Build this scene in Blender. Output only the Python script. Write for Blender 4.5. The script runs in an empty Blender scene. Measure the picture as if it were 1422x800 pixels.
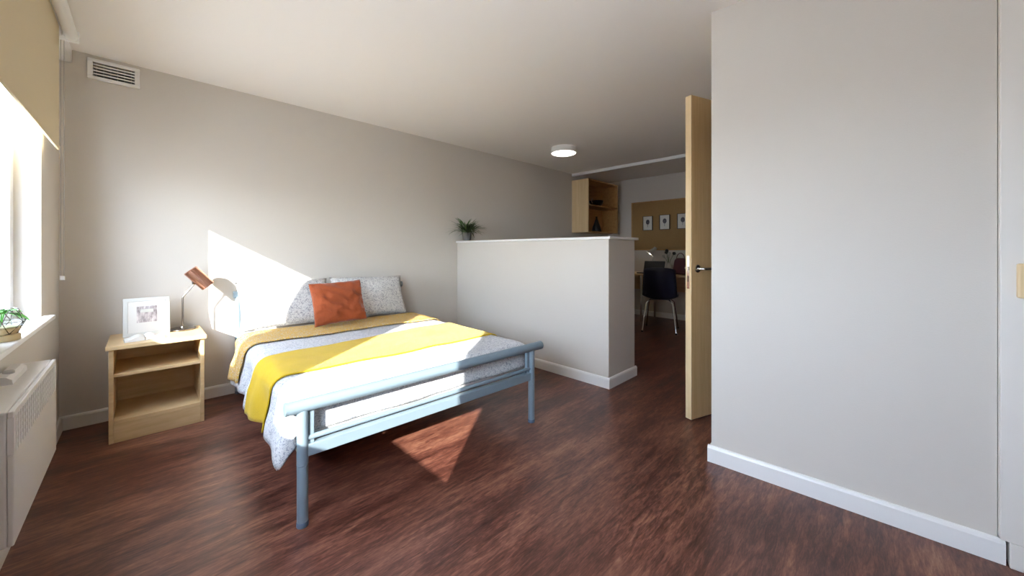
import bpy, bmesh, math, random
from mathutils import Vector, Matrix, noise
R = math.radians
sc = bpy.context.scene
C = sc.collection

# ------------------------------------------------------------------ camera, world, sun, exposure
cam_d = bpy.data.cameras.new('camera')
cam = bpy.data.objects.new('camera', cam_d); C.objects.link(cam)
cam.location = (0, 0, 1.12)
cam.rotation_euler = (R(90), 0, R(-45))
cam_d.sensor_width = 36; cam_d.lens = 36 * 512 / 1422
cam_d.shift_y = -52 / 1422
cam_d.clip_start = 0.02; cam_d.clip_end = 500
sc.camera = cam

SUN = Vector((1.27, 1.0, -0.725)).normalized()          # travel direction of the sunlight
w = bpy.data.worlds.new('sky'); sc.world = w; w.use_nodes = True
wn = w.node_tree.nodes; wl = w.node_tree.links
bg = wn['Background']; bg.inputs['Strength'].default_value = 1.0
sky = wn.new('ShaderNodeTexSky'); sky.sky_type = 'HOSEK_WILKIE'
sky.sun_direction = (-SUN.x, -SUN.y, -SUN.z); sky.turbidity = 3.0; sky.ground_albedo = 0.4
mixw = wn.new('ShaderNodeMix'); mixw.data_type = 'RGBA'; mixw.inputs[0].default_value = 0.45
wl.new(sky.outputs[0], mixw.inputs[6]); mixw.inputs[7].default_value = (0.95, 1.0, 1.08, 1)
mulw = wn.new('ShaderNodeMix'); mulw.data_type = 'RGBA'; mulw.blend_type = 'MULTIPLY'; mulw.inputs[0].default_value = 1
wl.new(mixw.outputs[2], mulw.inputs[6]); mulw.inputs[7].default_value = (.93, 1.0, 1.12, 1)
wl.new(mulw.outputs[2], bg.inputs['Color'])
bg.inputs['Strength'].default_value = 9.0

sd = bpy.data.lights.new('sun_offscreen', 'SUN'); sd.energy = 5.0; sd.angle = R(0.6); sd.color = (1.0, 0.95, 0.86)
so = bpy.data.objects.new('sun_offscreen', sd); C.objects.link(so)
so.rotation_euler = SUN.to_track_quat('-Z', 'Y').to_euler(); so.location = (-6, -5, 6)

sc.view_settings.view_transform = 'Standard'; sc.view_settings.look = 'None'
sc.view_settings.gamma = 1; sc.view_settings.use_curve_mapping = False
sc.view_settings.exposure = 2.18
sc.cycles.max_bounces = 10; sc.cycles.diffuse_bounces = 7; sc.cycles.transparent_max_bounces = 12
sc.cycles.caustics_reflective = False; sc.cycles.caustics_refractive = False
sc.cycles.sample_clamp_indirect = 6.0
sc.cycles.use_denoising = True

# ------------------------------------------------------------------ materials
MATS = {}
def pm(name, col, rough=0.6, metal=0.0, bump=0.0, bscale=60.0, var=0.0, vscale=4.0, spec=None, sheen=0.0, emit=None, estr=0.0):
    m = bpy.data.materials.new(name); m.use_nodes = True
    nt = m.node_tree; b = nt.nodes['Principled BSDF']
    b.inputs['Base Color'].default_value = (*col, 1); b.inputs['Roughness'].default_value = rough
    b.inputs['Metallic'].default_value = metal
    if spec is not None: b.inputs['Specular IOR Level'].default_value = spec
    if sheen: b.inputs['Sheen Weight'].default_value = sheen; b.inputs['Sheen Roughness'].default_value = 0.4
    if emit: b.inputs['Emission Color'].default_value = (*emit, 1); b.inputs['Emission Strength'].default_value = estr
    tc = nt.nodes.new('ShaderNodeTexCoord')
    if var > 0:
        n = nt.nodes.new('ShaderNodeTexNoise'); n.inputs['Scale'].default_value = vscale; n.inputs['Detail'].default_value = 4
        nt.links.new(tc.outputs['Object'], n.inputs['Vector'])
        r = nt.nodes.new('ShaderNodeValToRGB')
        r.color_ramp.elements[0].position = .3; r.color_ramp.elements[1].position = .7
        r.color_ramp.elements[0].color = (*[c * (1 - var) for c in col], 1)
        r.color_ramp.elements[1].color = (*[min(1, c * (1 + var)) for c in col], 1)
        nt.links.new(n.outputs['Fac'], r.inputs['Fac']); nt.links.new(r.outputs[0], b.inputs['Base Color'])
    if bump > 0:
        n2 = nt.nodes.new('ShaderNodeTexNoise'); n2.inputs['Scale'].default_value = bscale; n2.inputs['Detail'].default_value = 3
        nt.links.new(tc.outputs['Object'], n2.inputs['Vector'])
        bp = nt.nodes.new('ShaderNodeBump'); bp.inputs['Strength'].default_value = bump; bp.inputs['Distance'].default_value = 0.01
        nt.links.new(n2.outputs['Fac'], bp.inputs['Height']); nt.links.new(bp.outputs[0], b.inputs['Normal'])
    MATS[name] = m
    return m

def streak(name, stops, scale, rough=0.45, detail=6, bump=0.05, spec=0.5, fine=None, dist=0.0, rvar=0.0, coarse=None):
    """wood-like material: noise stretched along one axis (scale vector), colour ramp 'stops'"""
    m = bpy.data.materials.new(name); m.use_nodes = True
    nt = m.node_tree; b = nt.nodes['Principled BSDF']; L = nt.links.new
    b.inputs['Roughness'].default_value = rough; b.inputs['Specular IOR Level'].default_value = spec
    tc = nt.nodes.new('ShaderNodeTexCoord')
    mp = nt.nodes.new('ShaderNodeMapping'); mp.inputs['Scale'].default_value = scale
    L(tc.outputs['Object'], mp.inputs['Vector'])
    n = nt.nodes.new('ShaderNodeTexNoise'); n.inputs['Scale'].default_value = 1; n.inputs['Detail'].default_value = detail
    n.inputs['Distortion'].default_value = dist; n.inputs['Roughness'].default_value = .62
    L(mp.outputs[0], n.inputs['Vector'])
    fac = n.outputs['Fac']
    for sc2, wt in ((fine, .4), (coarse, .45)):
        if sc2:
            mp2 = nt.nodes.new('ShaderNodeMapping'); mp2.inputs['Scale'].default_value = sc2; mp2.inputs['Location'].default_value = (3.1, 7.7, 1.3)
            L(tc.outputs['Object'], mp2.inputs['Vector'])
            nn = nt.nodes.new('ShaderNodeTexNoise'); nn.inputs['Scale'].default_value = 1; nn.inputs['Detail'].default_value = 5
            nn.inputs['Roughness'].default_value = .7
            L(mp2.outputs[0], nn.inputs['Vector'])
            mx = nt.nodes.new('ShaderNodeMix'); mx.inputs[0].default_value = wt
            L(fac, mx.inputs[2]); L(nn.outputs['Fac'], mx.inputs[3]); fac = mx.outputs[0]
    r = nt.nodes.new('ShaderNodeValToRGB')
    e = r.color_ramp.elements
    e[0].position, e[0].color = stops[0][0], (*stops[0][1], 1)
    e[1].position, e[1].color = stops[-1][0], (*stops[-1][1], 1)
    for p, c in stops[1:-1]:
        k = e.new(p); k.color = (*c, 1)
    L(fac, r.inputs['Fac']); L(r.outputs[0], b.inputs['Base Color'])
    if bump:
        bp = nt.nodes.new('ShaderNodeBump'); bp.inputs['Strength'].default_value = bump; bp.inputs['Distance'].default_value = .005
        L(fac, bp.inputs['Height']); L(bp.outputs[0], b.inputs['Normal'])
    if rvar:
        mr = nt.nodes.new('ShaderNodeMapRange'); mr.inputs[3].default_value = rough - rvar; mr.inputs[4].default_value = rough + rvar
        mr.inputs[1].default_value = .3; mr.inputs[2].default_value = .7
        L(fac, mr.inputs[0]); L(mr.outputs[0], b.inputs['Roughness'])
    MATS[name] = m
    return m

def speckle(name, base, dark, scale, lo, hi, rough=.85, amount=1.0, mid=None):
    """printed textile: irregular small leaf-like flecks over a base colour"""
    m = bpy.data.materials.new(name); m.use_nodes = True
    nt = m.node_tree; b = nt.nodes['Principled BSDF']; L = nt.links.new
    b.inputs['Roughness'].default_value = rough; b.inputs['Specular IOR Level'].default_value = .2
    tc = nt.nodes.new('ShaderNodeTexCoord')
    n0 = nt.nodes.new('ShaderNodeTexNoise'); n0.inputs['Scale'].default_value = scale; n0.inputs['Detail'].default_value = 2
    n0.inputs['Distortion'].default_value = 1.6
    L(tc.outputs['Object'], n0.inputs['Vector'])
    r = nt.nodes.new('ShaderNodeValToRGB'); e = r.color_ramp.elements
    e[0].position, e[0].color = lo, (*dark, 1); e[1].position, e[1].color = hi, (*base, 1)
    L(n0.outputs['Fac'], r.inputs['Fac'])
    out = r.outputs[0]
    if mid:
        n1 = nt.nodes.new('ShaderNodeTexVoronoi'); n1.inputs['Scale'].default_value = scale * .8
        L(tc.outputs['Object'], n1.inputs['Vector'])
        r2 = nt.nodes.new('ShaderNodeValToRGB'); r2.color_ramp.elements[0].position = .24; r2.color_ramp.elements[1].position = .34
        L(n1.outputs['Distance'], r2.inputs['Fac'])
        mx = nt.nodes.new('ShaderNodeMix'); mx.data_type = 'RGBA'; L(r2.outputs[0], mx.inputs[0])
        mx.inputs[6].default_value = (*mid, 1); L(out, mx.inputs[7]); out = mx.outputs[2]
    L(out, b.inputs['Base Color'])
    nb = nt.nodes.new('ShaderNodeTexNoise'); nb.inputs['Scale'].default_value = 14; nb.inputs['Detail'].default_value = 3
    L(tc.outputs['Object'], nb.inputs['Vector'])
    bp = nt.nodes.new('ShaderNodeBump'); bp.inputs['Strength'].default_value = .35; bp.inputs['Distance'].default_value = .02
    L(nb.outputs['Fac'], bp.inputs['Height']); L(bp.outputs[0], b.inputs['Normal'])
    MATS[name] = m
    return m

WALL = pm('wall_paint', (.625, .580, .525), .75, bump=.06, bscale=180, var=.012, vscale=1.5, spec=.3)
CEIL = pm('ceiling_paint', (.88, .84, .80), .85, bump=.04, bscale=120, spec=.2)
WHITE = pm('white_gloss_paint', (.82, .81, .79), .35, bump=.02, bscale=40)
SILLM = pm('sill_white', (.84, .84, .83), .3)
PVC = pm('window_white', (.85, .86, .87), .3)
FLOOR = streak('dark_wood_vinyl', [(.37, (.030, .010, .007)), (.45, (.078, .026, .018)), (.51, (.142, .051, .034)), (.57, (.22, .092, .058)), (.66, (.34, .18, .11))],
               (8, 52, 1), rough=.36, bump=.15, fine=(34, 230, 1), coarse=(1.6, 7.0, 1), dist=1.2, rvar=.07, spec=.5)
BIRCH = streak('pale_birch', [(.3, (.54, .37, .18)), (.5, (.63, .45, .24)), (.7, (.71, .53, .30))], (3, 3, 26), rough=.4, bump=.03)
OAKV = streak('oak_door_veneer', [(.3, (.64, .40, .17)), (.5, (.75, .50, .24)), (.7, (.82, .58, .30))], (28, 28, 1.2), rough=.42, bump=.03, fine=(120, 120, 3))
OAKE = streak('oak_lipping', [(.3, (.66, .48, .26)), (.7, (.78, .60, .36))], (30, 30, 1.5), rough=.45, bump=.02)
SHELFW = streak('shelf_wood', [(.3, (.36, .18, .06)), (.5, (.44, .24, .085)), (.7, (.50, .29, .11))], (3, 20, 20), rough=.45, bump=.02)
DESKW = streak('desk_wood', [(.3, (.60, .44, .25)), (.7, (.72, .56, .34))], (22, 3, 20), rough=.45, bump=.02)
STEEL = pm('silver_blue_powder_coat', (.24, .32, .38), .38, metal=.35, bump=.01, bscale=200)
RUBBER = pm('grey_plastic_foot', (.10, .14, .20), .6)
CHROME = pm('chrome', (.75, .75, .75), .15, metal=1)
DARKCH = pm('dark_chrome', (.22, .20, .19), .22, metal=1)
COPPER = pm('brushed_copper', (.80, .43, .32), .24, metal=1)
LAMPIN = pm('lamp_inside', (.85, .83, .80), .5)
BLIND = pm('cream_blind_fabric', (.66, .56, .38), .85, bump=.08, bscale=300, spec=.2)
PLASTW = pm('white_plastic', (.80, .79, .77), .4)
HEATER = pm('heater_enamel', (.72, .69, .66), .38)
CORDG = pm('grey_cord', (.34, .32, .30), .6)
DUCT = pm('galvanised_duct', (.30, .30, .30), .6, metal=.3)
MATT = pm('mattress_cover', (.85, .84, .83), .9, bump=.15, bscale=40)
DUVET = speckle('duvet_print', (.62, .62, .63), (.30, .32, .37), 110, .38, .50)
DUVBK = speckle('duvet_reverse_mustard', (.56, .335, .05), (.40, .34, .26), 105, .40, .5, mid=(.58, .50, .38))
PILLOW = speckle('pillow_print', (.64, .63, .61), (.30, .30, .32), 85, .39, .50)
THROW = pm('mustard_knit', (.60, .40, .022), .95, bump=.5, bscale=220, var=.06, vscale=12, spec=.1, sheen=.15)
RUST = pm('rust_velvet', (.30, .066, .020), .75, bump=.3, bscale=60, var=.2, vscale=7, sheen=.5, spec=.2)
LEAF = pm('leaf_green', (.07, .12, .035), .5, var=.4, vscale=18)
LEAFB = pm('bright_leaf_green', (.16, .60, .09), .4, var=.4, vscale=18)
POTG = pm('grey_pot', (.16, .155, .15), .35, var=.2, vscale=9)
SOIL = pm('soil', (.04, .028, .02), .95, bump=.6, bscale=60)
NAVY = pm('navy_shell', (.010, .013, .035), .35)
BLACK = pm('black_plastic', (.012, .012, .013), .4)
CORK = pm('pinboard_cork', (.33, .195, .08), .9, bump=.2, bscale=260, var=.1, vscale=120)
PAPER = pm('paper_white', (.68, .66, .62), .7)
INK = pm('print_ink', (.20, .19, .22), .8)
SKETCH = streak('sketch_print', [(.35, (.20, .17, .17)), (.5, (.46, .40, .39)), (.65, (.68, .62, .60))], (60, 10, 22), rough=.6, bump=0)
FROST = pm('frame_white', (.62, .63, .60), .25)
SAND = pm('pale_wood_base', (.66, .52, .30), .5)
LIT = pm('lamp_diffuser', (.9, .9, .88), .4, emit=(1, .95, .86), estr=1.3)
BULB = pm('glowing_bulb', (.9, .9, .88), .4, emit=(1, .93, .80), estr=2.5)
LAPT = pm('laptop_dark', (.02, .02, .022), .3)
MAROON = pm('maroon_cloth', (.10, .03, .04), .7)
CERAM = pm('grey_ceramic', (.42, .40, .36), .4)
WARD = pm('wardrobe_cream', (.74, .70, .65), .5, var=.012, vscale=2)
CONC = pm('outside_paving', (.56, .52, .47), .9, var=.15, vscale=.5)
RENDER = pm('outside_render', (.55, .53, .50), .9)

def glass_mat(name, tint=(1, 1, 1), rough=0.0, base=0.04):
    m = bpy.data.materials.new(name); m.use_nodes = True
    nt = m.node_tree; nt.nodes.clear(); L = nt.links.new
    o = nt.nodes.new('ShaderNodeOutputMaterial'); t = nt.nodes.new('ShaderNodeBsdfTransparent'); t.inputs[0].default_value = (*tint, 1)
    g = nt.nodes.new('ShaderNodeBsdfGlossy'); g.inputs['Roughness'].default_value = rough
    lw = nt.nodes.new('ShaderNodeLayerWeight'); lw.inputs[0].default_value = .5
    pw = nt.nodes.new('ShaderNodeMath'); pw.operation = 'POWER'; pw.inputs[1].default_value = 5; L(lw.outputs['Facing'], pw.inputs[0])
    f = nt.nodes.new('ShaderNodeMath'); f.operation = 'MULTIPLY_ADD'; f.inputs[1].default_value = .8; f.inputs[2].default_value = base; L(pw.outputs[0], f.inputs[0])
    mx = nt.nodes.new('ShaderNodeMixShader'); L(f.outputs[0], mx.inputs[0]); L(t.outputs[0], mx.inputs[1]); L(g.outputs[0], mx.inputs[2])
    L(mx.outputs[0], o.inputs[0]); MATS[name] = m
    return m
GLASS = glass_mat('window_glass', (.97, .985, .99)); CLEAR = glass_mat('clear_glass', (.93, .96, .95), .02)

# ------------------------------------------------------------------ mesh helpers
def nb(): return bmesh.new()
def box(bm, x0, x1, y0, y1, z0, z1, bev=0.0, seg=2, rot=None, piv=None):
    r = bmesh.ops.create_cube(bm, size=1.0)
    vs = r['verts']
    for v in vs:
        v.co = Vector(((x0 + x1) / 2 + v.co.x * (x1 - x0), (y0 + y1) / 2 + v.co.y * (y1 - y0), (z0 + z1) / 2 + v.co.z * (z1 - z0)))
    if bev > 0:
        es = {e for v in vs for e in v.link_edges}
        q = bmesh.ops.bevel(bm, geom=list(es), offset=bev, segments=seg, affect='EDGES', profile=.5, clamp_overlap=True)
        vs = list({v for f in q['faces'] for v in f.verts} | {v for v in vs if v.is_valid})
    if rot is not None:
        p = Vector(piv if piv else ((x0 + x1) / 2, (y0 + y1) / 2, (z0 + z1) / 2))
        for v in vs: v.co = rot @ (v.co - p) + p
    return vs
def frame_of(d):
    d = d.normalized(); u = d.cross(Vector((0, 0, 1)))
    if u.length < 1e-4: u = Vector((1, 0, 0))
    u.normalize(); return u, d.cross(u).normalized()
def tube(bm, pts, r, n=12, cap=True):
    pts = [Vector(p) for p in pts]; rings = []
    rr = r if isinstance(r, (list, tuple)) else [r] * len(pts)
    for i, p in enumerate(pts):
        d = (pts[min(i + 1, len(pts) - 1)] - pts[max(i - 1, 0)])
        if i == 0: u, v = frame_of(d)
        else:
            dn = d.normalized(); u = (u - dn * u.dot(dn)).normalized(); v = dn.cross(u).normalized()
        rings.append([bm.verts.new(p + (u * math.cos(2 * math.pi * k / n) + v * math.sin(2 * math.pi * k / n)) * rr[i]) for k in range(n)])
    for a, b in zip(rings, rings[1:]):
        for k in range(n): bm.faces.new((a[k], a[(k + 1) % n], b[(k + 1) % n], b[k]))
    if cap: bm.faces.new(rings[0][::-1]); bm.faces.new(rings[-1])
def lathe(bm, prof, o=(0, 0, 0), n=28, M=None):
    """profile list of (r,z) turned about z"""
    o = Vector(o); rings = []
    for r, z in prof:
        ring = []
        for k in range(n):
            a = 2 * math.pi * k / n; p = Vector((max(r, 1e-5) * math.cos(a), max(r, 1e-5) * math.sin(a), z))
            if M is not None: p = M @ p
            ring.append(bm.verts.new(o + p))
        rings.append(ring)
    for a, b in zip(rings, rings[1:]):
        for k in range(n): bm.faces.new((a[k], a[(k + 1) % n], b[(k + 1) % n], b[k]))
    bm.faces.new(rings[0][::-1]); bm.faces.new(rings[-1])
def prism(bm, poly, axis, a, b):
    """polygon in 2 coords extruded along axis (0,1,2) from a to b"""
    def P(p, t):
        q = list(p); q.insert(axis, t); return Vector(q)
    A = [bm.verts.new(P(p, a)) for p in poly]; B = [bm.verts.new(P(p, b)) for p in poly]
    n = len(poly)
    for k in range(n): bm.faces.new((A[k], A[(k + 1) % n], B[(k + 1) % n], B[k]))
    bm.faces.new(A[::-1]); bm.faces.new(B)
def wloc(o):
    v = Vector((0, 0, 0))
    while o: v = v + o.location; o = o.parent
    return v
def obj(name, bm, mat, parent=None, world=True, smooth=None, mods=None):
    bmesh.ops.recalc_face_normals(bm, faces=bm.faces[:])
    xs = [v.co for v in bm.verts]
    lo = Vector((min(c.x for c in xs), min(c.y for c in xs), min(c.z for c in xs))); hi = Vector((max(c.x for c in xs), max(c.y for c in xs), max(c.z for c in xs)))
    base = Vector(((lo.x + hi.x) / 2, (lo.y + hi.y) / 2, lo.z))
    for v in bm.verts: v.co -= base
    me = bpy.data.meshes.new(name); bm.to_mesh(me); bm.free()
    me.materials.append(mat)
    o = bpy.data.objects.new(name, me); C.objects.link(o)
    if parent:
        o.parent = parent
        o.location = base - wloc(parent) if world else base
    else: o.location = base
    if smooth is not None:
        for p in me.polygons: p.use_smooth = True
        if smooth < 180: me.set_sharp_from_angle(angle=R(smooth))
    return o
def tag(o, label, cat, group=None):
    o['label'] = label; o['category'] = cat
    if group: o['group'] = group
    return o
def thing(name, label, cat, loc, rz=0, group=None):
    o = bpy.data.objects.new(name, None); C.objects.link(o); o.empty_display_size = .1
    o.location = loc; o.rotation_euler = (0, 0, rz)
    return tag(o, label, cat, group)
def struct(name, bm, mat, parent=None, smooth=None):
    o = obj(name, bm, mat, parent, smooth=smooth)
    if not parent: o['kind'] = 'structure'
    return o

# ------------------------------------------------------------------ the room
CZ = 2.385           # ceiling height
XL, YB, XF, YN = -0.37, 3.605, 6.14, -1.30     # window wall, bed wall, far wall, near wall
XO = XL - 0.20       # outer face of window wall
WIN = [(2.20, 3.04), (0.20, 1.30)]; WZ0, WZ1 = 0.76, 2.16

b = nb(); box(b, XO, XF + .1, YN - .1, YB + .1, -.08, 0); struct('floor', b, FLOOR)
b = nb(); box(b, XO, XF + .1, YN - .1, YB + .1, CZ, CZ + .1); struct('ceiling', b, CEIL)
VH = (-.234, -.038, 2.248, 2.342)      # duct opening behind the air vent
b = nb(); box(b, XO, VH[0], YB, YB + .1, 0, CZ); box(b, VH[1], XF + .1, YB, YB + .1, 0, CZ)
box(b, VH[0], VH[1], YB, YB + .1, 0, VH[2]); box(b, VH[0], VH[1], YB, YB + .1, VH[3], CZ); struct('wall_bed', b, WALL)
b = nb(); box(b, XF, XF + .1, YN, YB, 0, CZ); struct('wall_far', b, WALL)
b = nb(); box(b, XO, XF + .1, YN - .1, YN, 0, CZ); struct('wall_near', b, WALL)
b = nb()
box(b, XO, XL, YN, YB, 0, WZ0); box(b, XO, XL, YN, YB, WZ1, CZ)
box(b, XO, XL, YN, WIN[1][0], WZ0, WZ1); box(b, XO, XL, WIN[1][1], WIN[0][0], WZ0, WZ1); box(b, XO, XL, WIN[0][1], YB, WZ0, WZ1)
struct('wall_left', b, WALL)
# right-hand wall pier and the wall behind it
PR = [(2.138, .637), (2.182, -.298)]
b = nb(); prism(b, [PR[0], PR[1], (2.30, -.298), (2.30, .537), (2.32, .537), (2.32, .637)], 2, 0, CZ); struct('wall_right', b, WALL)
DX0, DX1, DH = 2.42, 3.27, 2.17
b = nb()
box(b, 2.32, DX0, .537, .637, 0, CZ); box(b, DX1, XF, .537, .637, 0, CZ); box(b, DX0, DX1, .537, .637, DH, CZ)
struct('wall_inner', b, WALL)
b = nb(); box(b, 2.30, 2.40, YN, .537, 0, CZ); struct('wall_closet', b, WALL)
# half-height wall with its cap
HW = (2.672, 3.118, 1.562, YB)
b = nb(); box(b, HW[0], HW[1], HW[2], HW[3], 0, 1.213, .002, 1); hw = struct('wall_half', b, WALL)
b = nb(); box(b, HW[0] - .022, HW[1] + .03, HW[2] - .025, YB, 1.213, 1.235, .004, 2); struct('cap', b, WHITE, hw)
# ceiling strip over the study area
b = nb(); box(b, 5.0, 5.045, .637, YB, CZ - .045, CZ, .004, 1); struct('trim_1', b, WHITE)

def skirt(name, p0, p1, h=.086, t=.016, side=1, inset=None):
    """skirting along p0->p1 on the side (left = +1)"""
    p0 = Vector((*p0, 0)); p1 = Vector((*p1, 0)); d = (p1 - p0); Lh = d.length; d.normalize(); nrm = Vector((-d.y, d.x, 0)) * side
    b = nb(); prof = [(0, 0), (t, 0), (t, h - .014), (t - .004, h - .005), (t - .010, h), (0, h)]
    A = [b.verts.new(p0 + nrm * q[0] + Vector((0, 0, q[1]))) for q in prof]; B = [b.verts.new(p1 + nrm * q[0] + Vector((0, 0, q[1]))) for q in prof]
    n = len(prof)
    for k in range(n): b.faces.new((A[k], A[(k + 1) % n], B[(k + 1) % n], B[k]))
    b.faces.new(A[::-1]); b.faces.new(B)
    return struct(name, b, WHITE)
T = .016
skirt('baseboard_bed', (XL, YB), (HW[0], YB), side=-1)
skirt('baseboard_bed_far', (HW[1], YB), (XF, YB), side=-1)
skirt('baseboard_left', (XL, YN), (XL, YB - T), side=-1)
skirt('baseboard_far', (XF, YB - T), (XF, .637), side=-1)
skirt('baseboard_half', (HW[0], YB - T), (HW[0], HW[2] - T), side=-1)
skirt('baseboard_half_end', (HW[0], HW[2]), (HW[1] + T, HW[2]), side=-1)
skirt('baseboard_half_back', (HW[1], HW[2]), (HW[1], YB - T), side=-1)
skirt('baseboard_right', (PR[0][0], PR[0][1] + T), (PR[1][0], PR[1][1] - T), side=-1)
skirt('baseboard_right_end', PR[0], (DX0 - .07, .637), side=1)
skirt('baseboard_right_return', PR[1], (2.30, -.298), side=-1)
skirt('baseboard_inner', (DX1 + .07, .637), (XF, .637), side=1)

# windows: frame, mullion, pane, sill
for wi, (y0, y1) in enumerate(WIN):
    xa, xb = XL - .135, XL - .085
    fw = .075
    b = nb()
    box(b, xa, xb, y0, y0 + fw, WZ0, WZ1, .004, 1); box(b, xa, xb, y1 - fw, y1, WZ0, WZ1, .004, 1)
    box(b, xa, xb, y0 + fw, y1 - fw, WZ0, WZ0 + fw, .004, 1); box(b, xa, xb, y0 + fw, y1 - fw, WZ1 - fw, WZ1, .004, 1)
    win = struct('window_%d' % (wi + 1), b, PVC)
    b = nb(); box(b, xa + .02, xa + .026, y0 + fw, y1 - fw, WZ0 + fw, WZ1 - fw); struct('pane', b, GLASS, win)
    b = nb(); box(b, xb, XL, y0, y1, WZ0, WZ0 + .022)
    box(b, XL - .001, XL + .042, y0 - .06 if wi else 1.92, y1 + .05, WZ0, WZ0 + .022, .005, 2)
    struct('sill', b, SILLM, win)
# timber batten carrying the blinds
b = nb(); box(b, XL, XL + .052, -.4, YB, CZ - .082, CZ, .003, 1); struct('trim_2', b, WHITE)

# outside ground and opposite light reflecting paving
b = nb(); box(b, -90, XO - .02, -60, 90, -3.2, -3.0); struct('ground', b, CONC)

# ------------------------------------------------------------------ door ajar
door = bpy.data.objects.new('door_1', None); C.objects.link(door); door['kind'] = 'structure'
door.location = (3.268, .628, 0.008)
ddir = Vector((2.542 - 3.268, .879 - .628, 0)); dlen = ddir.length
door.rotation_euler = (0, 0, math.atan2(ddir.y, ddir.x))      # leaf runs along local +x, visible face is local +y
DZ = 2.135
b = nb(); box(b, 0, dlen - .008, -.044, 0, 0, DZ, .001, 1); obj('leaf', b, OAKV, door, world=False)
b = nb(); box(b, dlen - .008, dlen, -.044, 0, 0, DZ, .001, 1); lip = obj('edge_lipping', b, OAKE, door, world=False)
b = nb(); box(b, dlen, dlen + .0015, -.034, -.012, .86, 1.08, .0006, 1); fp = obj('lock_plate', b, CHROME, door, world=False)
b = nb(); box(b, dlen + .0015, dlen + .010, -.029, -.017, .982, 1.006, .002, 1); obj('latch', b, CHROME, door, world=False)
b = nb(); box(b, dlen + .001, dlen + .0022, -.029, -.017, .905, .945); obj('keeper_slot_shade', b, DARKCH, door, world=False)  # thin dark metal sheet; its colour stands for the shade inside the slot
for sgn in (1, -1):
    y0 = 0 if sgn > 0 else -.044
    hx, hz = dlen - .058, .992
    b = nb(); lathe(b, [(.026, 0), (.026, .006), (.022, .009)], (hx, y0, hz), 24, Matrix.Rotation(R(-90 * sgn), 3, 'X')); rose = obj('rose', b, CHROME, door, world=False, smooth=40)
    b = nb(); tube(b, [(hx, y0 + sgn * .004, hz), (hx, y0 + sgn * .04, hz), (hx - .008, y0 + sgn * .05, hz), (hx - .02, y0 + sgn * .053, hz), (hx - .12, y0 + sgn * .053, hz)], .0095, 12)
    obj('lever_handle', b, CHROME, door, world=False, smooth=50)
b = nb()
box(b, DX0 - .06, DX0 + .02, .520, .652, 0, DH, .003, 1); box(b, DX1 - .001, DX1 + .06, .520, .652, 0, DH, .003, 1); box(b, DX0 - .06, DX1 + .06, .520, .652, DH, DH + .06, .003, 1)
struct('trim_3', b, OAKE)

# ------------------------------------------------------------------ wardrobe beside the right-hand wall
wd = thing('wardrobe', 'cream fitted wardrobe with wooden pull, beside the plain wall pier', 'wardrobe', (2.21, -.76, 0))
wx = 2.155
b = nb(); box(b, wx + .022, 2.298, -1.22, -.300, .092, 2.34, .002, 1); obj('carcass', b, WARD, wd)
b = nb(); box(b, wx, wx + .02, -.765, -.3005, .092, 2.34, .003, 2); wdd = obj('wardrobe_door', b, WARD, wd)
b = nb(); box(b, wx, wx + .02, -1.22, -.77, .092, 2.34, .003, 2); obj('wardrobe_door', b, WARD, wd)
b = nb(); box(b, wx + .004, 2.29, -1.22, -.322, 0, .090, .002, 1); obj('plinth', b, WARD, wd)
b = nb(); box(b, wx - .022, wx, -.372, -.334, .955, 1.075, .006, 2); obj('handle', b, OAKE, wdd)

# ------------------------------------------------------------------ blinds
def blind(y0, y1, zb, label, chain):
    t = thing('roller_blind', label, 'blind', (XL + .05, (y0 + y1) / 2, zb))
    ax = XL + .085; az = CZ - .068; rad = .027
    b = nb(); tube(b, [(ax, y0 - .02, az), (ax, y1 + .10, az)], rad, 20); obj('roller_tube', b, WHITE, t, smooth=50)
    xf = XL + .052
    b = nb(); box(b, xf - .0008, xf + .0008, y0, y1, zb, az); obj('blind_fabric', b, BLIND, t)
    b = nb(); box(b, xf - .005, xf + .005, y0 + .002, y1 - .002, zb - .018, zb + .004, .003, 2); obj('bottom_bar', b, BLIND, t)
    for yy in (y0 - .03, y1 + .10):
        b = nb(); box(b, XL + .03, ax + .03, yy, yy + .006, az - .035, az + .035, .002, 1); obj('bracket', b, PLASTW, t)
    if chain:
        yc = y1 + .125
        for dx in (0, .012):
            b = nb(); tube(b, [(XL + .046 + dx, yc, az), (XL + .046 + dx, yc, .98)], .0013, 6); obj('pull_cord', b, CORDG, t, smooth=60)
        b = nb(); box(b, XL + .042, XL + .062, yc - .005, yc + .005, .955, .98, .004, 2); obj('cord_tensioner', b, HEATER, t)
blind(1.93, 3.09, 1.672, 'cream roller blind half lowered over the window beside the vent', True)
blind(.10, 1.40, 1.76, 'cream roller blind over the window beyond the wall heater', False)

# ------------------------------------------------------------------ air vent
v = thing('air_vent', 'white rectangular air vent grille on the wall near the ceiling', 'vent', (-.136, YB, 2.23))
vx0, vx1, vz0, vz1 = -.256, -.016, 2.228, 2.362
b = nb()
box(b, vx0, vx1, YB - .014, YB, vz0, vz0 + .022, .003, 1); box(b, vx0, vx1, YB - .014, YB, vz1 - .022, vz1, .003, 1)
box(b, vx0, vx0 + .026, YB - .014, YB, vz0 + .02, vz1 - .02, .003, 1); box(b, vx1 - .026, vx1, YB - .014, YB, vz0 + .02, vz1 - .02, .003, 1)
obj('frame', b, WHITE, v)
b = nb(); box(b, VH[0] - .004, VH[1] + .004, YB + .45, YB + .454, VH[2] - .004, VH[3] + .004); obj('backing', b, DUCT, v)
b = nb()
box(b, VH[0] - .004, VH[0] - .001, YB + .1, YB + .45, VH[2] - .004, VH[3] + .004); box(b, VH[1] + .001, VH[1] + .004, YB + .1, YB + .45, VH[2] - .004, VH[3] + .004)
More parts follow.
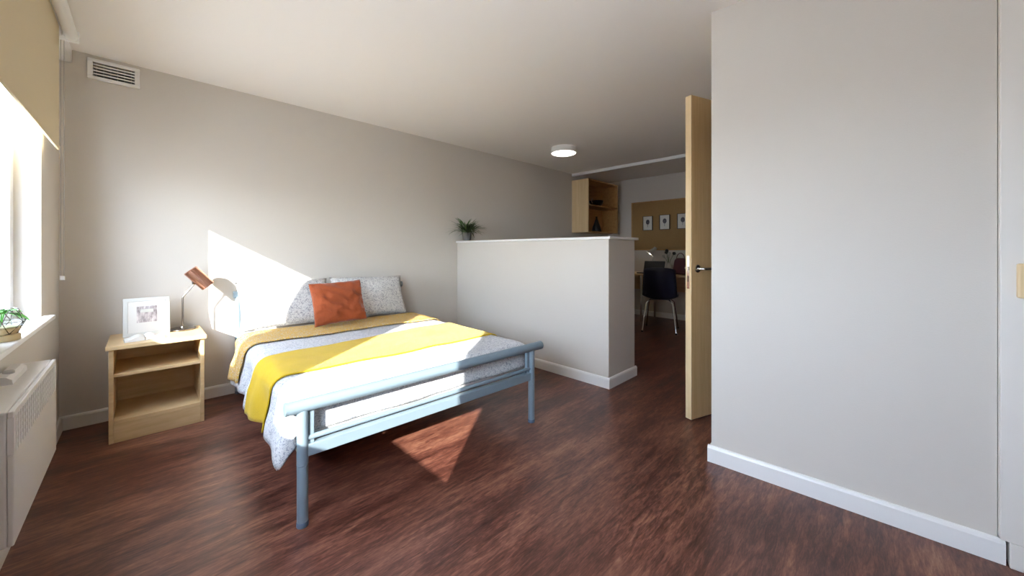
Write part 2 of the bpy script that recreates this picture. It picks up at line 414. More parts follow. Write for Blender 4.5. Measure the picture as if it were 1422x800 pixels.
box(b, VH[0] - .001, VH[1] + .001, YB + .1, YB + .45, VH[2] - .004, VH[2] - .001); box(b, VH[0] - .001, VH[1] + .001, YB + .1, YB + .45, VH[3] + .001, VH[3] + .004)
obj('duct', b, DUCT, v)
for k in range(4):
    z = vz0 + .038 + k * .0195
    b = nb(); box(b, vx0 + .024, vx1 - .024, YB - .012, YB - .004, z - .0022, z + .0022, rot=Matrix.Rotation(R(-20), 3, 'X')); obj('slat', b, WHITE, v)
for k in range(6):
    x = vx0 + .026 + (k + .5) * (vx1 - vx0 - .052) / 6
    b = nb(); box(b, x - .0007, x + .0007, YB - .0045, YB - .003, vz0 + .02, vz1 - .02); obj('divider', b, WHITE, v)

# ------------------------------------------------------------------ wall heater
h = thing('panel_heater', 'white wall-mounted panel heater with perforated upper front under the window', 'heater', (XL + .05, 2.14, .26))
hx0, hx1, hy0, hy1, hz0, hz1 = XL + .012, XL + .105, 1.775, 2.51, .262, .655
b = nb(); box(b, hx0, hx1 - .012, hy0, hy1, hz0, hz1, .006, 2); obj('casing', b, HEATER, h)
b = nb()
gz0, gz1 = hz1 - .125, hz1 - .02
box(b, hx1 - .012, hx1, hy0 + .001, hy1 - .001, hz0 + .002, gz0, .002, 1)
box(b, hx1 - .012, hx1, hy0 + .001, hy1 - .001, gz1, hz1 - .001, .002, 1)
box(b, hx1 - .012, hx1, hy0 + .001, hy0 + .03, gz0, gz1); box(b, hx1 - .012, hx1, hy1 - .03, hy1 - .001, gz0, gz1)
fpn = obj('front_panel', b, HEATER, h)
DIALG = pm('grey_dial_plastic', (.50, .49, .48), .5)
b = nb(); box(b, hx1 - .0119, hx1 - .008, hy0 + .03, hy1 - .03, gz0, gz1); obj('grille_backing', b, HEATER, h)
b = nb()
ncol = 22
for k in range(ncol + 1):
    y = hy0 + .03 + k * (hy1 - hy0 - .06) / ncol
    box(b, hx1 - .008, hx1 + .001, y - .005, y + .005, gz0, gz1)
for k in range(6):
    z = gz0 + k * (gz1 - gz0) / 5
    box(b, hx1 - .008, hx1 - .001, hy0 + .03, hy1 - .03, z - .0045, z + .0045)
gr = obj('grille', b, PLASTW, fpn); gr['kind'] = 'stuff'
b = nb()
prism(b, [(XL + .013, hz1 - .002), (XL + .05, hz1 - .002), (XL + .048, hz1 + .016), (XL + .036, hz1 + .026), (XL + .013, hz1 + .03)], 1, 2.13, 2.36)
obj('control_housing', b, HEATER, h)
b = nb(); lathe(b, [(.014, 0), (.014, .008), (.011, .011)], (XL + .03, 2.2, hz1 + .026), 20); obj('control_dial', b, DIALG, h, smooth=40)
for y in (hy0 + .12, hy1 - .12):
    b = nb(); box(b, XL, hx0 + .002, y - .02, y + .02, hz0 + .05, hz1 - .08); obj('wall_bracket', b, HEATER, h)

# ------------------------------------------------------------------ bedside cabinet
ns = thing('bedside_cabinet', 'open birch bedside cabinet with two shelf spaces', 'bedside table', (.07, 3.36, 0))
nx0, nx1, ny0, ny1 = -.142, .284, 3.145, 3.580
b = nb(); box(b, nx0 - .012, nx1 + .012, ny0 - .014, ny1, .542, .566, .003, 2); obj('top', b, BIRCH, ns)
for x in (nx0, nx1 - .02):
    b = nb(); box(b, x, x + .02, ny0, ny1, 0, .542, .0015, 1); obj('side_panel', b, BIRCH, ns)
b = nb(); box(b, nx0 + .02, nx1 - .02, ny1 - .012, ny1 - .004, .10, .542); obj('back_panel', b, BIRCH, ns)
b = nb(); box(b, nx0 + .02, nx1 - .02, ny0 + .012, ny1 - .012, .380, .398, .001, 1); obj('shelf', b, BIRCH, ns)
b = nb(); box(b, nx0 + .02, nx1 - .02, ny0 + .004, ny1 - .012, .110, .128, .001, 1); obj('shelf', b, BIRCH, ns)
b = nb(); box(b, nx0 + .02, nx1 - .02, ny0 + .002, ny0 + .02, .0, .110, .001, 1); obj('plinth', b, BIRCH, ns)
NT = .566
# picture frame
fr = thing('photo_frame', 'square white freestanding picture frame with small dark print', 'picture frame', (.018, 3.40, NT), R(2))
tilt = Matrix.Rotation(R(-8), 3, 'X')
def tb(b, *a, **k): box(b, *a, rot=tilt, piv=(0, 0, 0), **k)
b = nb(); W2, H2 = .110, .245
tb(b, -W2, W2, -.006, .006, 0, .022, bev=.002); tb(b, -W2, W2, -.006, .006, H2 - .022, H2, bev=.002)
tb(b, -W2, -W2 + .022, -.006, .006, .02, H2 - .02, bev=.002); tb(b, W2 - .022, W2, -.006, .006, .02, H2 - .02, bev=.002)
obj('frame', b, FROST, fr, world=False)
b = nb(); tb(b, -W2 + .02, W2 - .02, -.002, .004, .02, H2 - .02); mo = obj('mount', b, PAPER, fr, world=False)
b = nb(); tb(b, -.048, .048, -.0035, -.0018, .085, .190); obj('print', b, SKETCH, fr, world=False)
b = nb(); box(b, -.03, .03, .012, .016, 0, .17, rot=Matrix.Rotation(R(14), 3, 'X'), piv=(0, .014, .17)); obj('easel_back', b, FROST, fr, world=False)
# white open book in front of it
bk = thing('open_book', 'small white open book lying before the picture frame', 'book', (.005, 3.265, NT), R(4))
for s in (-1, 1):
    b = nb(); n = 8; A = []
    for k in range(n + 1):
        t = k / n; A.append((s * (.002 + t * .085), .012 + .020 * math.sin(math.pi * min(1, t * 1.25 + .12)) * (1 - t * .55)))
    poly = A + [(s * .087, .003), (s * .002, .003)]
    prism(b, poly, 1, -.055, .055); obj('page_block', b, PAPER, bk, world=False, smooth=40)
b = nb(); box(b, -.09, .09, -.058, .058, 0, .003, .001, 1); obj('cover', b, FROST, bk, world=False)
# desk lamp on the cabinet
lp = thing('table_lamp', 'copper cylinder table lamp with bent dark stem on bedside cabinet', 'lamp', (.195, 3.455, NT))
b = nb(); lathe(b, [(.070, 0), (.072, .004), (.072, .010), (.066, .014), (.012, .016), (.010, .022)], (0, 0, 0), 36); obj('base', b, DARKCH, lp, world=False, smooth=40)
b = nb(); tube(b, [(0, 0, .018), (0, 0, .10), (.0, 0, .222), (.004, 0, .234), (.012, 0, .246), (.058, 0, .312)], .0055, 10); obj('stem', b, DARKCH, lp, world=False, smooth=60)
hd = Vector((.64, -.05, -.77)).normalized(); hc = Vector((.088, -.005, .357))
q = hd.to_track_quat('Z', 'Y').to_matrix()
b = nb(); L2, rr = .078, .044
lathe(b, [(.010, -L2), (rr - .004, -L2), (rr, -L2 + .004), (rr, L2), (rr - .003, L2), (rr - .003, -L2 + .006), (.001, -L2 + .006)], hc, 32, q); obj('lamp_shade', b, COPPER, lp, world=False, smooth=35)
b = nb(); tube(b, [Vector((.058, 0, .312)), hc - hd * .02 - Vector((.02, 0, .028))], .008, 10); obj('joint', b, DARKCH, lp, world=False, smooth=60)
b = nb(); lathe(b, [(.001, -.05), (.012, -.05), (.013, -.02), (.024, .0), (.027, .018), (.020, .036), (.001, .044)], hc + hd * .01, 18, q); obj('bulb', b, LAMPIN, lp, world=False, smooth=60)

# ------------------------------------------------------------------ bed
BX0, BX1, BYF, BYH = .458, 1.795, 1.640, 3.545
bed = thing('bed_frame', 'silver-blue tubular metal double bed frame with open foot rail', 'bed', ((BX0 + BX1) / 2, 2.6, 0))
LR, TR = .0215, .0265
FZ, HZ = .488, .775
for yy, zt, nm, ov in ((BYF, FZ, 'foot', (.062, .085)), (BYH, HZ, 'head', (.03, .03))):
    for x in (BX0, BX1):
        b = nb(); tube(b, [(x, yy, .25), (x, yy, zt)], LR, 18); post = obj(nm + '_post', b, STEEL, bed, smooth=50)
        b = nb(); tube(b, [(x, yy, .018), (x, yy, .248)], LR * .97, 18); leg = obj('leg', b, STEEL, bed, smooth=50)
        b = nb(); lathe(b, [(LR, 0), (LR + .001, .002), (LR + .001, .018), (LR - .002, .022)], (x, yy, 0), 18); obj('rubber_foot', b, RUBBER, leg, smooth=40)
    b = nb(); tube(b, [(BX0 - ov[0], yy, zt), (BX1 + ov[1], yy, zt)], TR, 20); tr = obj(nm + '_rail', b, STEEL, bed, smooth=50)
    for x in (BX0 - ov[0], BX1 + ov[1]):
        b = nb(); tube(b, [(x - .003, yy, zt), (x + .003, yy, zt)], TR + .001, 20); obj('end_cap', b, STEEL, tr, smooth=50)
    b = nb(); tube(b, [(BX0, yy, .352), (BX1, yy, .352)], .011, 12); obj(nm + '_crossbar', b, STEEL, bed, smooth=50)
    b = nb(); box(b, BX0 + .01, BX1 - .01, yy - .012, yy + .022, .278, .328, .004, 2); obj(nm + '_beam', b, STEEL, bed)
    for x in (BX0 + .032, BX1 - .032):
        b = nb(); box(b, x - .012, x + .012, yy - .004 if yy == BYF else yy - .02, yy + .02 if yy == BYF else yy + .004, .30, zt - .02, .003, 1); obj('corner_bracket', b, STEEL, bed)
for x in (BX0 + .012, BX1 - .012):
    b = nb(); box(b, x - .014, x + .014, BYF + .02, BYH - .02, .262, .318, .004, 2); obj('side_rail', b, STEEL, bed)
for k in range(13):
    y = BYF + .12 + k * .14
    b = nb(); box(b, BX0 + .026, BX1 - .026, y - .03, y + .03, .300, .312, .002, 1); obj('slat', b, BIRCH, bed)

b = nb(); MX0, MX1, MY0, MY1 = BX0 - .012, BX1 + .012, BYF + .055, BYH - .035
box(b, MX0, MX1, MY0, MY1, .322, .485, .035, 4); mt = tag(obj('mattress', b, MATT, smooth=60), 'white double mattress under the duvet on the metal bed', 'mattress')

# soft sheet draped over the mattress: s runs across the bed, t along it
MC = (MX0 + MX1) / 2; MH = (MX1 - MX0) / 2
def drape1(s, half, rad):
    """arc-length s from centre -> (offset, drop) with a rounded shoulder"""
    a = abs(s); sg = 1 if s >= 0 else -1
    flat = half - rad
    if a <= flat: return sg * a, 0.0
    arc = rad * math.pi / 2
    if a <= flat + arc:
        th = (a - flat) / rad
        return sg * (flat + rad * math.sin(th)), rad * (1 - math.cos(th))
    return sg * half, rad + (a - flat - arc)
def drape_pt(s, t, lift, half_add=0.0, amp=.007, seed=0.0, foot=True):
    """s: arc-length from bed centre line; t: distance along bed from foot end of mattress (negative hangs over the foot)"""
    ox, dx = drape1(s, MH + .018 + half_add + lift, .06 + lift)
    yy, dy = MY0 + t, 0.0
    if foot and t < .05:
        q = .05 - t; rad = .045
        arc = rad * math.pi / 2
        if q < arc: yy = MY0 + .05 - rad * math.sin(q / rad); dy = rad * (1 - math.cos(q / rad))
        else: yy = MY0 + .05 - rad - .0; dy = rad + q - arc
    drop = math.hypot(dx, dy) if (dx > 0 and dy > 0) else dx + dy
    nz = noise.noise(Vector((s * 3.2 + seed, t * 3.0, seed))) + .5 * noise.noise(Vector((s * 7, t * 8 + seed, 2.0)))
    hang = max(0, min(1, (dx - .05) / .12))
    wob = hang * (.020 * math.sin(t * 11 + seed) + .012 * math.sin(t * 23 + 1.3 + seed))
    flare = hang * .16 * max(0, dx - .06)
    z = .497 + lift - drop + amp * nz * (1 - .7 * hang)
    x = MC + ox + (1 if ox > 0 else -1) * (wob + flare + .004 * nz * hang)
    return Vector((x, yy + .003 * nz * (0 if not foot else 1), z))
def sheet(bm, srange, trange, ns, nt, lift, **kw):
    """srange/trange may be functions of the other normalized coordinate"""
    G = []
    for j in range(nt + 1):
        v = j / nt; row = []
        for i in range(ns + 1):
            u = i / ns
            s0, s1 = srange(v) if callable(srange) else srange
            t0, t1 = trange(u) if callable(trange) else trange
            row.append(bm.verts.new(drape_pt(s0 + (s1 - s0) * u, t0 + (t1 - t0) * v, lift, **kw)))
        G.append(row)
    for j in range(nt):
        for i in range(ns): bm.faces.new((G[j][i], G[j][i + 1], G[j + 1][i + 1], G[j + 1][i]))
def solid(o, th, sub=0):
    if sum(p.normal.z for p in o.data.polygons) < 0: o.data.flip_normals()
    m = o.modifiers.new('thickness', 'SOLIDIFY'); m.thickness = th; m.offset = 1
    return o
HANG = MH + .262
def side_hang(v):
    t = -.12 + 1.62 * v
    ks = [(-.12, .12), (-.06, .19), (-.012, .262), (.06, .226), (.32, .220), (.7, .255), (2, .262)]
    for (a, ha), (c, hc_) in zip(ks, ks[1:]):
        if t <= c: return MH + ha + (hc_ - ha) * (t - a) / (c - a)
    return HANG
b = nb(); sheet(b, lambda v: (-side_hang(v), side_hang(v)), (-.120, 1.50), 84, 96, 0.0)
for f in b.faces: f.normal_update()
dv = obj('duvet', b, DUVET, smooth=180); solid(dv, .012); tag(dv, 'white duvet with grey fleck print spread over the bed', 'duvet')
b = nb(); sheet(b, lambda v: (-HANG + .03 - .05 * v, HANG), lambda u: (1.125 + .012 * math.sin(u * 14), 1.53), 84, 22, .020)
tb_ = obj('turned_down_edge', b, DUVBK, dv, smooth=180); solid(tb_, .010); tb_['label'] = 'mustard patterned underside folded back'
b = nb(); sheet(b, lambda v: (-HANG + .02 - .04 * v, HANG - .02), lambda u: (.31 + .012 * math.sin(u * 9), .73 + .19 * u + .01 * math.sin(u * 12)), 96, 40, .016)
th = obj('throw_blanket', b, THROW, smooth=180); solid(th, .006); tag(th, 'mustard yellow knitted throw laid across the duvet', 'blanket')

def cushion(bm, wd, ht, th, n=26, pinch=.06, wr=.004, seed=0.0, p=2.6, fold=0.0):
    top, bot = [], []
    for j in range(n + 1):
        rt, rb = [], []
        for i in range(n + 1):
            u = -1 + 2 * i / n; v = -1 + 2 * j / n
            e = max(0, (1 - abs(u) ** p)) * max(0, (1 - abs(v) ** p))
            x = u * wd / 2 * (1 - pinch * (1 - v * v) * (abs(u) ** 2)); y = v * ht / 2 * (1 - pinch * (1 - u * u) * (abs(v) ** 2))
            edge = max(abs(u), abs(v)) > .999
            nz = 0 if edge else wr * (noise.noise(Vector((u * 2.2 + seed, v * 2.2, seed))) + .6 * noise.noise(Vector((u * 5 + seed, v * 3, 3))) + 1.2 * (abs(u) ** 2) * noise.noise(Vector((u * 3, v * 9 + seed, 7))))
            if fold: nz += fold * e ** .5 * max(0, .75 - u) * math.sin(13 * v + 9 * u + 3 * noise.noise(Vector((u * 2, v * 2, 5))))
            z = th / 2 * e ** .42
            vt = bm.verts.new((x, y, z + nz)); rt.append(vt)
            rb.append(vt if edge else bm.verts.new((x, y, -z + nz * .5)))
        top.append(rt); bot.append(rb)
    for j in range(n):
        for i in range(n):
            bm.faces.new((top[j][i], top[j][i + 1], top[j + 1][i + 1], top[j + 1][i]))
            bm.faces.new((bot[j][i], bot[j + 1][i], bot[j + 1][i + 1], bot[j][i + 1]))
def place_cushion(name, label, cat, mat, wd, ht, th, loc, lean, rz=0, roll=0, group=None, piping=None, **kw):
    """stands on its lower edge at loc, leaning back (towards +y) by lean degrees from vertical"""
    M = Matrix.Translation(loc) @ Matrix.Rotation(rz, 4, 'Z') @ Matrix.Rotation(R(90 - lean), 4, 'X') @ Matrix.Rotation(roll, 4, 'Z') @ Matrix.Translation((0, ht / 2, 0))
    b = nb(); cushion(b, wd, ht, th, **kw)
    for v in b.verts: v.co = M @ v.co
    o = obj(name, b, mat, smooth=180)
    return tag(o, label, cat, group)
PZ = .521
place_cushion('pillow', 'printed white pillow against the headboard, nearer the bedside cabinet', 'pillow', PILLOW, .66, .40, .15, (.765, 3.30, PZ), 28, R(2), 0, seed=1.0, wr=.007)
place_cushion('pillow', 'printed white pillow against the headboard, nearer the half-height wall', 'pillow', PILLOW, .66, .40, .15, (1.425, 3.285, PZ), 28, R(-2), R(-1), seed=4.0, wr=.007)
place_cushion('cushion', 'rust orange velvet scatter cushion propped on the pillows', 'cushion', RUST, .405, .345, .13, (1.068, 3.025, PZ + .023), 20, R(2), R(2), seed=9.0, wr=.012, pinch=.05, n=44, fold=.0045)

# the bed stands slightly askew to the walls: turn it with everything on it
BR = R(-2.1); BP = Vector(((BX0 + BX1) / 2, BYF, 0))
for o in list(C.objects):
    if o.parent is None and o.name.split('.')[0] in ('bed_frame', 'mattress', 'duvet', 'throw_blanket', 'pillow', 'cushion'):
        M = Matrix.Translation(BP) @ Matrix.Rotation(BR, 4, 'Z') @ Matrix.Translation(-BP)
        o.location = M @ o.location; o.rotation_euler.z += BR

# ------------------------------------------------------------------ terrarium on the sill
SZ = WZ0 + .022
tr = thing('terrarium', 'small geometric glass terrarium with green plant on window sill', 'plant', (XL - .008, 2.325, SZ))
b = nb(); lathe(b, [(.046, 0), (.048, .004), (.048, .022), (.044, .024)], (0, 0, 0), 28); obj('base_dish', b, SAND, tr, world=False, smooth=40)
n = 7; wires = nb(); gl = nb()
lv = [(.040, .026), (.062, .070), (.040, .118)]
rings = [[Vector((r * math.cos(2 * math.pi * (k + .5 * i) / n), r * math.sin(2 * math.pi * (k + .5 * i) / n), z)) for k in range(n)] for i, (r, z) in enumerate(lv)]
for i in range(2):
    A, B = rings[i], rings[i + 1]
    ga = [gl.verts.new(p) for p in A]; gb = [gl.verts.new(p) for p in B]
    for k in range(n):
        gl.faces.new((ga[k], ga[(k + 1) % n], gb[k])); gl.faces.new((ga[(k + 1) % n], gb[(k + 1) % n], gb[k]))
        tube(wires, [A[k], B[k]], .0013, 6); tube(wires, [A[(k + 1) % n], B[k]], .0013, 6)
for Rg in rings:
    for k in range(n): tube(wires, [Rg[k], Rg[(k + 1) % n]], .0013, 6)
obj('wire_frame', wires, DARKCH, tr, world=False)
obj('glass_panels', gl, CLEAR, tr, world=False)
b = nb(); lathe(b, [(.038, .025), (.050, .045), (.046, .052), (.001, .054)], (0, 0, 0), 20); obj('pebble_fill', b, SAND, tr, world=False, smooth=50)
def leaf(bm, base, d, ln, wd, droop=.4, fold=.15):
    base = Vector(base); d = Vector(d).normalized(); side = d.cross(Vector((0, 0, 1)))
    if side.length < 1e-3: side = Vector((1, 0, 0))
    side.normalize(); prev = None; n = 5
    for k in range(n + 1):
        t = k / n; p = base + d * ln * t + Vector((0, 0, -droop * ln * t * t))
        wv = wd * math.sin(math.pi * (t * .86 + .12)) * .5
        row = [bm.verts.new(p - side * wv + Vector((0, 0, fold * wv))), bm.verts.new(p), bm.verts.new(p + side * wv + Vector((0, 0, fold * wv)))]
        if prev:
            bm.faces.new((prev[0], prev[1], row[1], row[0])); bm.faces.new((prev[1], prev[2], row[2], row[1]))
        prev = row
rnd = random.Random(5)
for k in range(16):
    a = k * 2.4; el = rnd.uniform(.2, 1.2)
    b = nb(); leaf(b, (.01 * math.cos(a), .01 * math.sin(a), .10), (math.cos(a) * math.cos(el), math.sin(a) * math.cos(el), math.sin(el)), rnd.uniform(.045, .068), .036, .7)
    o = obj('leaf', b, LEAFB, tr, world=False, smooth=180)
b = nb()
for k in range(5): tube(b, [(0, 0, .05), (.01 * math.cos(k * 1.3), .01 * math.sin(k * 1.3), .108)], .0018, 6)
obj('stem', b, LEAFB, tr, world=False)

# ------------------------------------------------------------------ potted plant on the half-height wall
pp = thing('potted_plant', 'small bushy green plant in grey pot on the half-height wall', 'plant', (2.702, 3.455, 1.235))
b = nb(); lathe(b, [(.042, 0), (.046, .004), (.054, .095), (.056, .098), (.053, .100), (.048, .092), (.046, .080), (.001, .080)], (0, 0, 0), 28); obj('pot', b, POTG, pp, world=False, smooth=40)
b = nb(); lathe(b, [(.001, .078), (.047, .079), (.047, .084), (.001, .088)], (0, 0, 0), 20); obj('soil', b, SOIL, pp, world=False)
rnd = random.Random(11)
for k in range(150):
    a = rnd.uniform(0, 2 * math.pi); el = rnd.uniform(.35, 1.15)
    d = Vector((math.cos(a) * math.cos(el), math.sin(a) * math.cos(el), math.sin(el)))
    base = Vector((rnd.uniform(-.03, .03), rnd.uniform(-.03, .03), .085)); ln = rnd.uniform(.17, .37)
    # long direction of the tuft follows the wall
    if d.y > 0:
        m = (.135 - base.y) / max(d.y, 1e-3)
        if ln > m: ln = max(.03, m)
    b = nb(); leaf(b, base, d, ln, rnd.uniform(.012, .020), rnd.uniform(.25, .6))
    obj('leaf', b, LEAF, pp, world=False, smooth=180)

# ------------------------------------------------------------------ ceiling lamp
cl = thing('ceiling_light', 'round flush ceiling light with white rim, lit', 'ceiling light', (3.66, 2.76, CZ - .10))
b = nb(); lathe(b, [(.150, .100), (.152, .072), (.158, .040), (.155, .030), (.148, .030), (.146, .05), (.146, .098)], (0, 0, 0), 44); obj('rim', b, PLASTW, cl, world=False, smooth=40)
b = nb(); lathe(b, [(.001, .004), (.05, .007), (.10, .016), (.135, .028), (.1475, .036), (.1475, .05), (.001, .055)], (0, 0, 0), 44); obj('diffuser', b, LIT, cl, world=False, smooth=60)

# ------------------------------------------------------------------ study area: wall shelf unit
su = thing('wall_shelf_unit', 'wooden open wall shelf unit hung at the end of the long wall', 'shelf', (5.47, YB - .16, 1.41))
sx0, sx1, sy0, sy1, sz0, sz1 = 5.005, 5.94, 3.290, YB, 1.415, 2.275
for x in (sx0, sx1 - .02):
    b = nb(); box(b, x, x + .02, sy0, sy1, sz0, sz1, .002, 1); obj('side_panel', b, OAKE if x == sx0 else SHELFW, su)
for z, nm in ((sz0, 'bottom_panel'), (1.845, 'shelf'), (sz1 - .02, 'top_panel')):
    b = nb(); box(b, sx0 + .02, sx1 - .02, sy0, sy1 - .01, z, z + .02, .001, 1); obj(nm, b, SHELFW, su)
b = nb(); box(b, sx0 + .02, sx1 - .02, sy1 - .012, sy1 - .002, sz0 + .02, sz1 - .02); obj('back_panel', b, SHELFW, su)
bw = thing('bowl', 'dark round bowl with ring handles on the upper shelf space', 'bowl', (5.46, 3.43, 1.865))
b = nb(); lathe(b, [(.04, 0), (.09, .02), (.115, .07), (.12, .10), (.114, .10), (.10, .06), (.04, .02), (.001, .016)], (0, 0, 0), 28); obj('body', b, BLACK, bw, world=False, smooth=50)
for s in (-1, 1):
    b = nb(); tube(b, [(s * .11 + s * .03 * math.sin(a), .0, .09 + .035 * math.cos(a)) for a in [k * math.pi / 8 for k in range(9)]], .006, 8); obj('handle', b, CERAM, bw, world=False, smooth=60)
vs = thing('bottle_vase', 'dark cone-shaped vase standing in the lower shelf space', 'vase', (5.44, 3.41, sz0 + .02))
b = nb(); lathe(b, [(.075, 0), (.082, .01), (.065, .09), (.035, .17), (.018, .22), (.016, .25), (.021, .26), (.012, .255), (.001, .20)], (0, 0, 0), 28); obj('body', b, BLACK, vs, world=False, smooth=50)

# pin board
pb = thing('pin_board', 'large brown cork pin board on the far wall above the desk', 'pin board', (XF, 2.4, 1.12))
py0, py1, pz0, pz1 = 1.55, 3.13, 1.125, 1.965
b = nb(); box(b, XF - .010, XF, py0 + .015, py1 - .015, pz0 + .015, pz1 - .015); obj('cork_sheet', b, CORK, pb)
for nm, bb in (('frame_rail', (py0, py1, pz0, pz0 + .02)), ('frame_rail', (py0, py1, pz1 - .02, pz1)), ('frame_rail', (py0, py0 + .02, pz0 + .02, pz1 - .02)), ('frame_rail', (py1 - .02, py1, pz0 + .02, pz1 - .02))):
    b = nb(); box(b, XF - .014, XF, *bb, .002, 1); obj(nm, b, SHELFW, pb)
labs = ['framed dark flower print on the pin board, nearest the wall shelf unit', 'middle one of three framed flower prints on the pin board', 'framed flower print on the pin board, nearest the open door']
for k, (yc, zc) in enumerate(((2.825, 1.588), (2.535, 1.592), (2.245, 1.595))):
    pf = thing('picture_frame', labs[k], 'picture', (XF - .0145, yc, zc - .12), 0, 'prints on the pin board')
    b = nb(); w2, h2 = .085, .122
    for q in ((yc - w2, yc + w2, zc - h2, zc - h2 + .006), (yc - w2, yc + w2, zc + h2 - .006, zc + h2), (yc - w2, yc - w2 + .006, zc - h2, zc + h2), (yc + w2 - .006, yc + w2, zc - h2, zc + h2)):
        box(b, XF - .034, XF - .0145, *q)
    obj('frame', b, BLACK, pf)
    b = nb(); box(b, XF - .022, XF - .015, yc - w2 + .006, yc + w2 - .006, zc - h2 + .006, zc + h2 - .006); obj('mount', b, PAPER, pf)
    b = nb(); rnd = random.Random(20 + k); cz = zc + .02
    for j in range(9):
        a = j * 2 * math.pi / 9; r = .030 + .012 * rnd.random()
        c = Vector((XF - .0225, yc + .018 * math.cos(a), cz + .024 * math.sin(a)))
        pts = [b.verts.new(c + Vector((0, .016 * math.cos(t) , .02 * math.sin(t)))) for t in [i * math.pi / 4 for i in range(8)]]
        b.faces.new(pts)
    pts = [b.verts.new(Vector((XF - .0226, yc + dy, cz + dz))) for dy, dz in ((-.004, -.02), (.004, -.02), (.006, -.085), (.0, -.085))]; b.faces.new(pts)
    pr_ = obj('flower_print', b, INK, pf)

# desk
dk = thing('desk', 'long pale wooden desk along the far wall', 'desk', (5.82, 2.35, 0))
DT = .755; dx0 = 5.50
b = nb(); box(b, dx0, XF - .002, 1.45, 3.20, DT - .026, DT, .003, 1); obj('desktop', b, DESKW, dk)
for y in (3.10, 2.68, 1.55):
    b = nb(); box(b, dx0 + .06, dx0 + .09, y - .015, y + .015, 0, DT - .026, .002, 1); obj('leg', b, CHROME, dk)
    b = nb(); box(b, XF - .08, XF - .05, y - .015, y + .015, 0, DT - .026, .002, 1); obj('leg', b, CHROME, dk)
b = nb(); box(b, XF - .03, XF - .012, 1.56, 3.09, .45, DT - .026, .002, 1); obj('modesty_panel', b, DESKW, dk)
# laptop
lt = thing('laptop', 'open dark laptop on the desk behind the navy chair', 'laptop', (5.72, 2.60, DT), R(0))
b = nb(); box(b, -.12, .12, -.17, .17, 0, .016, .003, 1); obj('keyboard_base', b, LAPT, lt, world=False)
b = nb(); box(b, .112, .122, -.17, .17, .014, .20, .003, 1, rot=Matrix.Rotation(R(16), 3, 'Y'), piv=(.117, 0, .016)); obj('screen', b, LAPT, lt, world=False)
# desk lamp
dl = thing('desk_lamp', 'small pale desk lamp, lit, on the far desk', 'lamp', (5.93, 2.66, DT))
b = nb(); lathe(b, [(.07, 0), (.072, .012), (.06, .018), (.01, .022)], (0, 0, 0), 24); obj('base', b, CERAM, dl, world=False, smooth=40)
b = nb(); tube(b, [(0, 0, .015), (0.01, .0, .22), (-.03, -.06, .40)], .007, 8); obj('arm', b, CERAM, dl, world=False, smooth=60)
ld = Vector((-.35, .55, -.75)).normalized(); q = ld.to_track_quat('Z', 'Y').to_matrix(); c0 = Vector((-.03, -.06, .40))
b = nb(); lathe(b, [(.018, -.02), (.026, -.015), (.030, .03), (.068, .12), (.066, .122), (.026, .032), (.001, .02)], c0, 24, q); obj('lamp_shade', b, CERAM, dl, world=False, smooth=50)
b = nb(); lathe(b, [(.001, .06), (.03, .07), (.036, .095), (.03, .116), (.001, .124)], c0, 20, q); obj('bulb', b, BULB, dl, world=False, smooth=60)
# vase with dried stems
va = thing('flower_vase', 'grey vase with dark dried blooms on the far desk', 'vase', (5.86, 2.37, DT))
b = nb(); lathe(b, [(.035, 0), (.05, .03), (.052, .09), (.03, .15), (.026, .17), (.032, .18), (.024, .178), (.001, .10)], (0, 0, 0), 24); obj('body', b, CERAM, va, world=False, smooth=50)
rnd = random.Random(3)
for k in range(7):
    a = k * .9; rr = rnd.uniform(.03, .10); hz = rnd.uniform(.27, .38)
    b = nb(); tube(b, [(0, 0, .12), (.4 * rr * math.cos(a), .4 * rr * math.sin(a), .22), (rr * math.cos(a), rr * math.sin(a), hz)], .003, 6); st = obj('stem', b, LEAF, va, world=False)
    b = nb(); bmesh.ops.create_icosphere(b, subdivisions=2, radius=.026)
    for v_ in b.verts: v_.co = v_.co * (1 + .35 * noise.noise(v_.co * 60 + Vector((k, 0, 0)))) + Vector((rr * math.cos(a), rr * math.sin(a), hz))
    obj('bloom', b, BLACK if k % 2 else CERAM, va, world=False, smooth=180)
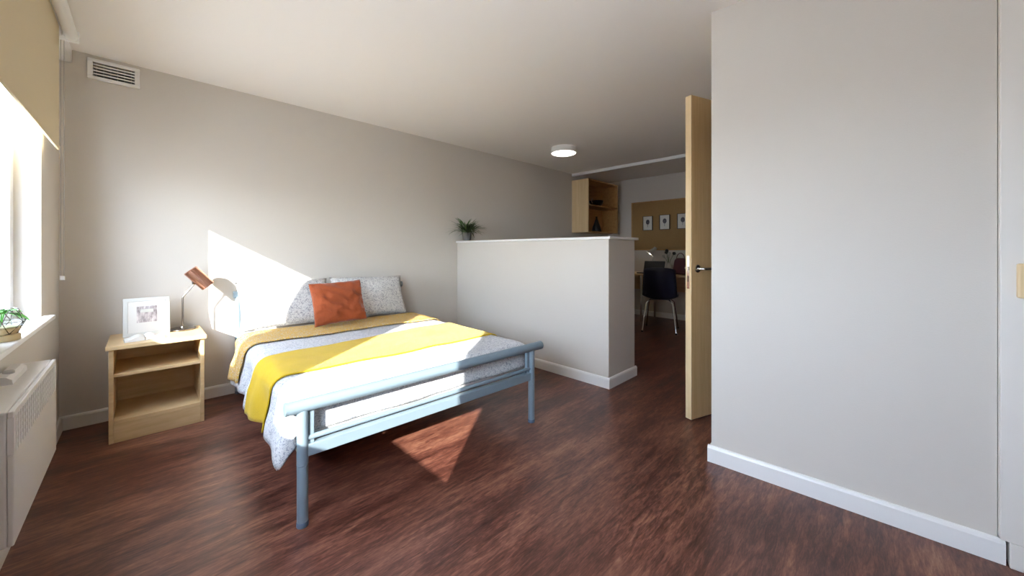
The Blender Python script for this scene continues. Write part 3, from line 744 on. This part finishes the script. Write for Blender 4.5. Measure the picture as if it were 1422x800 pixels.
# bag on the desk
bg_ = thing('cloth_bag', 'dark maroon cloth bag slumped on the far desk beside the vase', 'bag', (5.80, 2.16, DT))
b = nb(); box(b, -.07, .07, -.11, .11, 0, .25, .05, 4)
for v_ in b.verts:
    t = v_.co.z / .25; v_.co.x *= 1 - .5 * t; v_.co.y *= 1 - .22 * t; v_.co += Vector((1, 1, .3)) * .012 * noise.noise(v_.co * 14)
obj('body', b, MAROON, bg_, world=False, smooth=60)
b = nb(); tube(b, [(0, .06 * math.cos(a), .235 + .09 * math.sin(a)) for a in [k * math.pi / 10 for k in range(11)]], .006, 8); obj('handle', b, MAROON, bg_, world=False, smooth=60)

# shell chair
ch = thing('shell_chair', 'navy moulded shell chair with chrome legs at the far desk', 'chair', (5.17, 2.20, 0), R(18))
b = nb()   # local +x faces the desk, the back is at -x
prof = []
for k in range(21):
    t = k / 20
    if t < .5:
        u = t / .5; prof.append((.23 - .40 * u, .455 - .018 * math.sin(math.pi * u) + .02 * (1 - u) * -1))
    else:
        u = (t - .5) / .5; prof.append((-.17 - .075 * math.sin(u * 1.4) - .02 * u, .455 + .012 * u + .42 * u ** 1.15))
G = []
for (x, z) in prof:
    row = []
    for i in range(15):
        v_ = -1 + 2 * i / 14
        back = max(0, min(1, (z - .46) / .42))
        wdt = .225 - .02 * back
        row.append(b.verts.new((x + .075 * back ** .5 * v_ * v_, v_ * wdt, z + .045 * (1 - back) * abs(v_) ** 3 - .03 * back * abs(v_) ** 4)))
    G.append(row)
for j in range(len(G) - 1):
    for i in range(14): b.faces.new((G[j][i], G[j][i + 1], G[j + 1][i + 1], G[j + 1][i]))
sh = obj('shell', b, NAVY, ch, world=False, smooth=180); m_ = sh.modifiers.new('thickness', 'SOLIDIFY'); m_.thickness = .012
for sx in (-1, 1):
    for sy in (-1, 1):
        b = nb(); tube(b, [(sx * .10 - .01, sy * .12, .437), (sx * .16 - .01, sy * .17, .39), (sx * .235 - .01, sy * .215, .012)], .011, 10); lg = obj('leg', b, CHROME, ch, world=False, smooth=60)
        b = nb(); lathe(b, [(.014, 0), (.015, .004), (.013, .02)], (sx * .236 - .01, sy * .2155, 0), 14); obj('glide', b, BLACK, ch, world=False, smooth=50)
b = nb(); box(b, -.12, .10, -.13, .13, .428, .44, .003, 1); obj('under_plate', b, CHROME, ch, world=False)
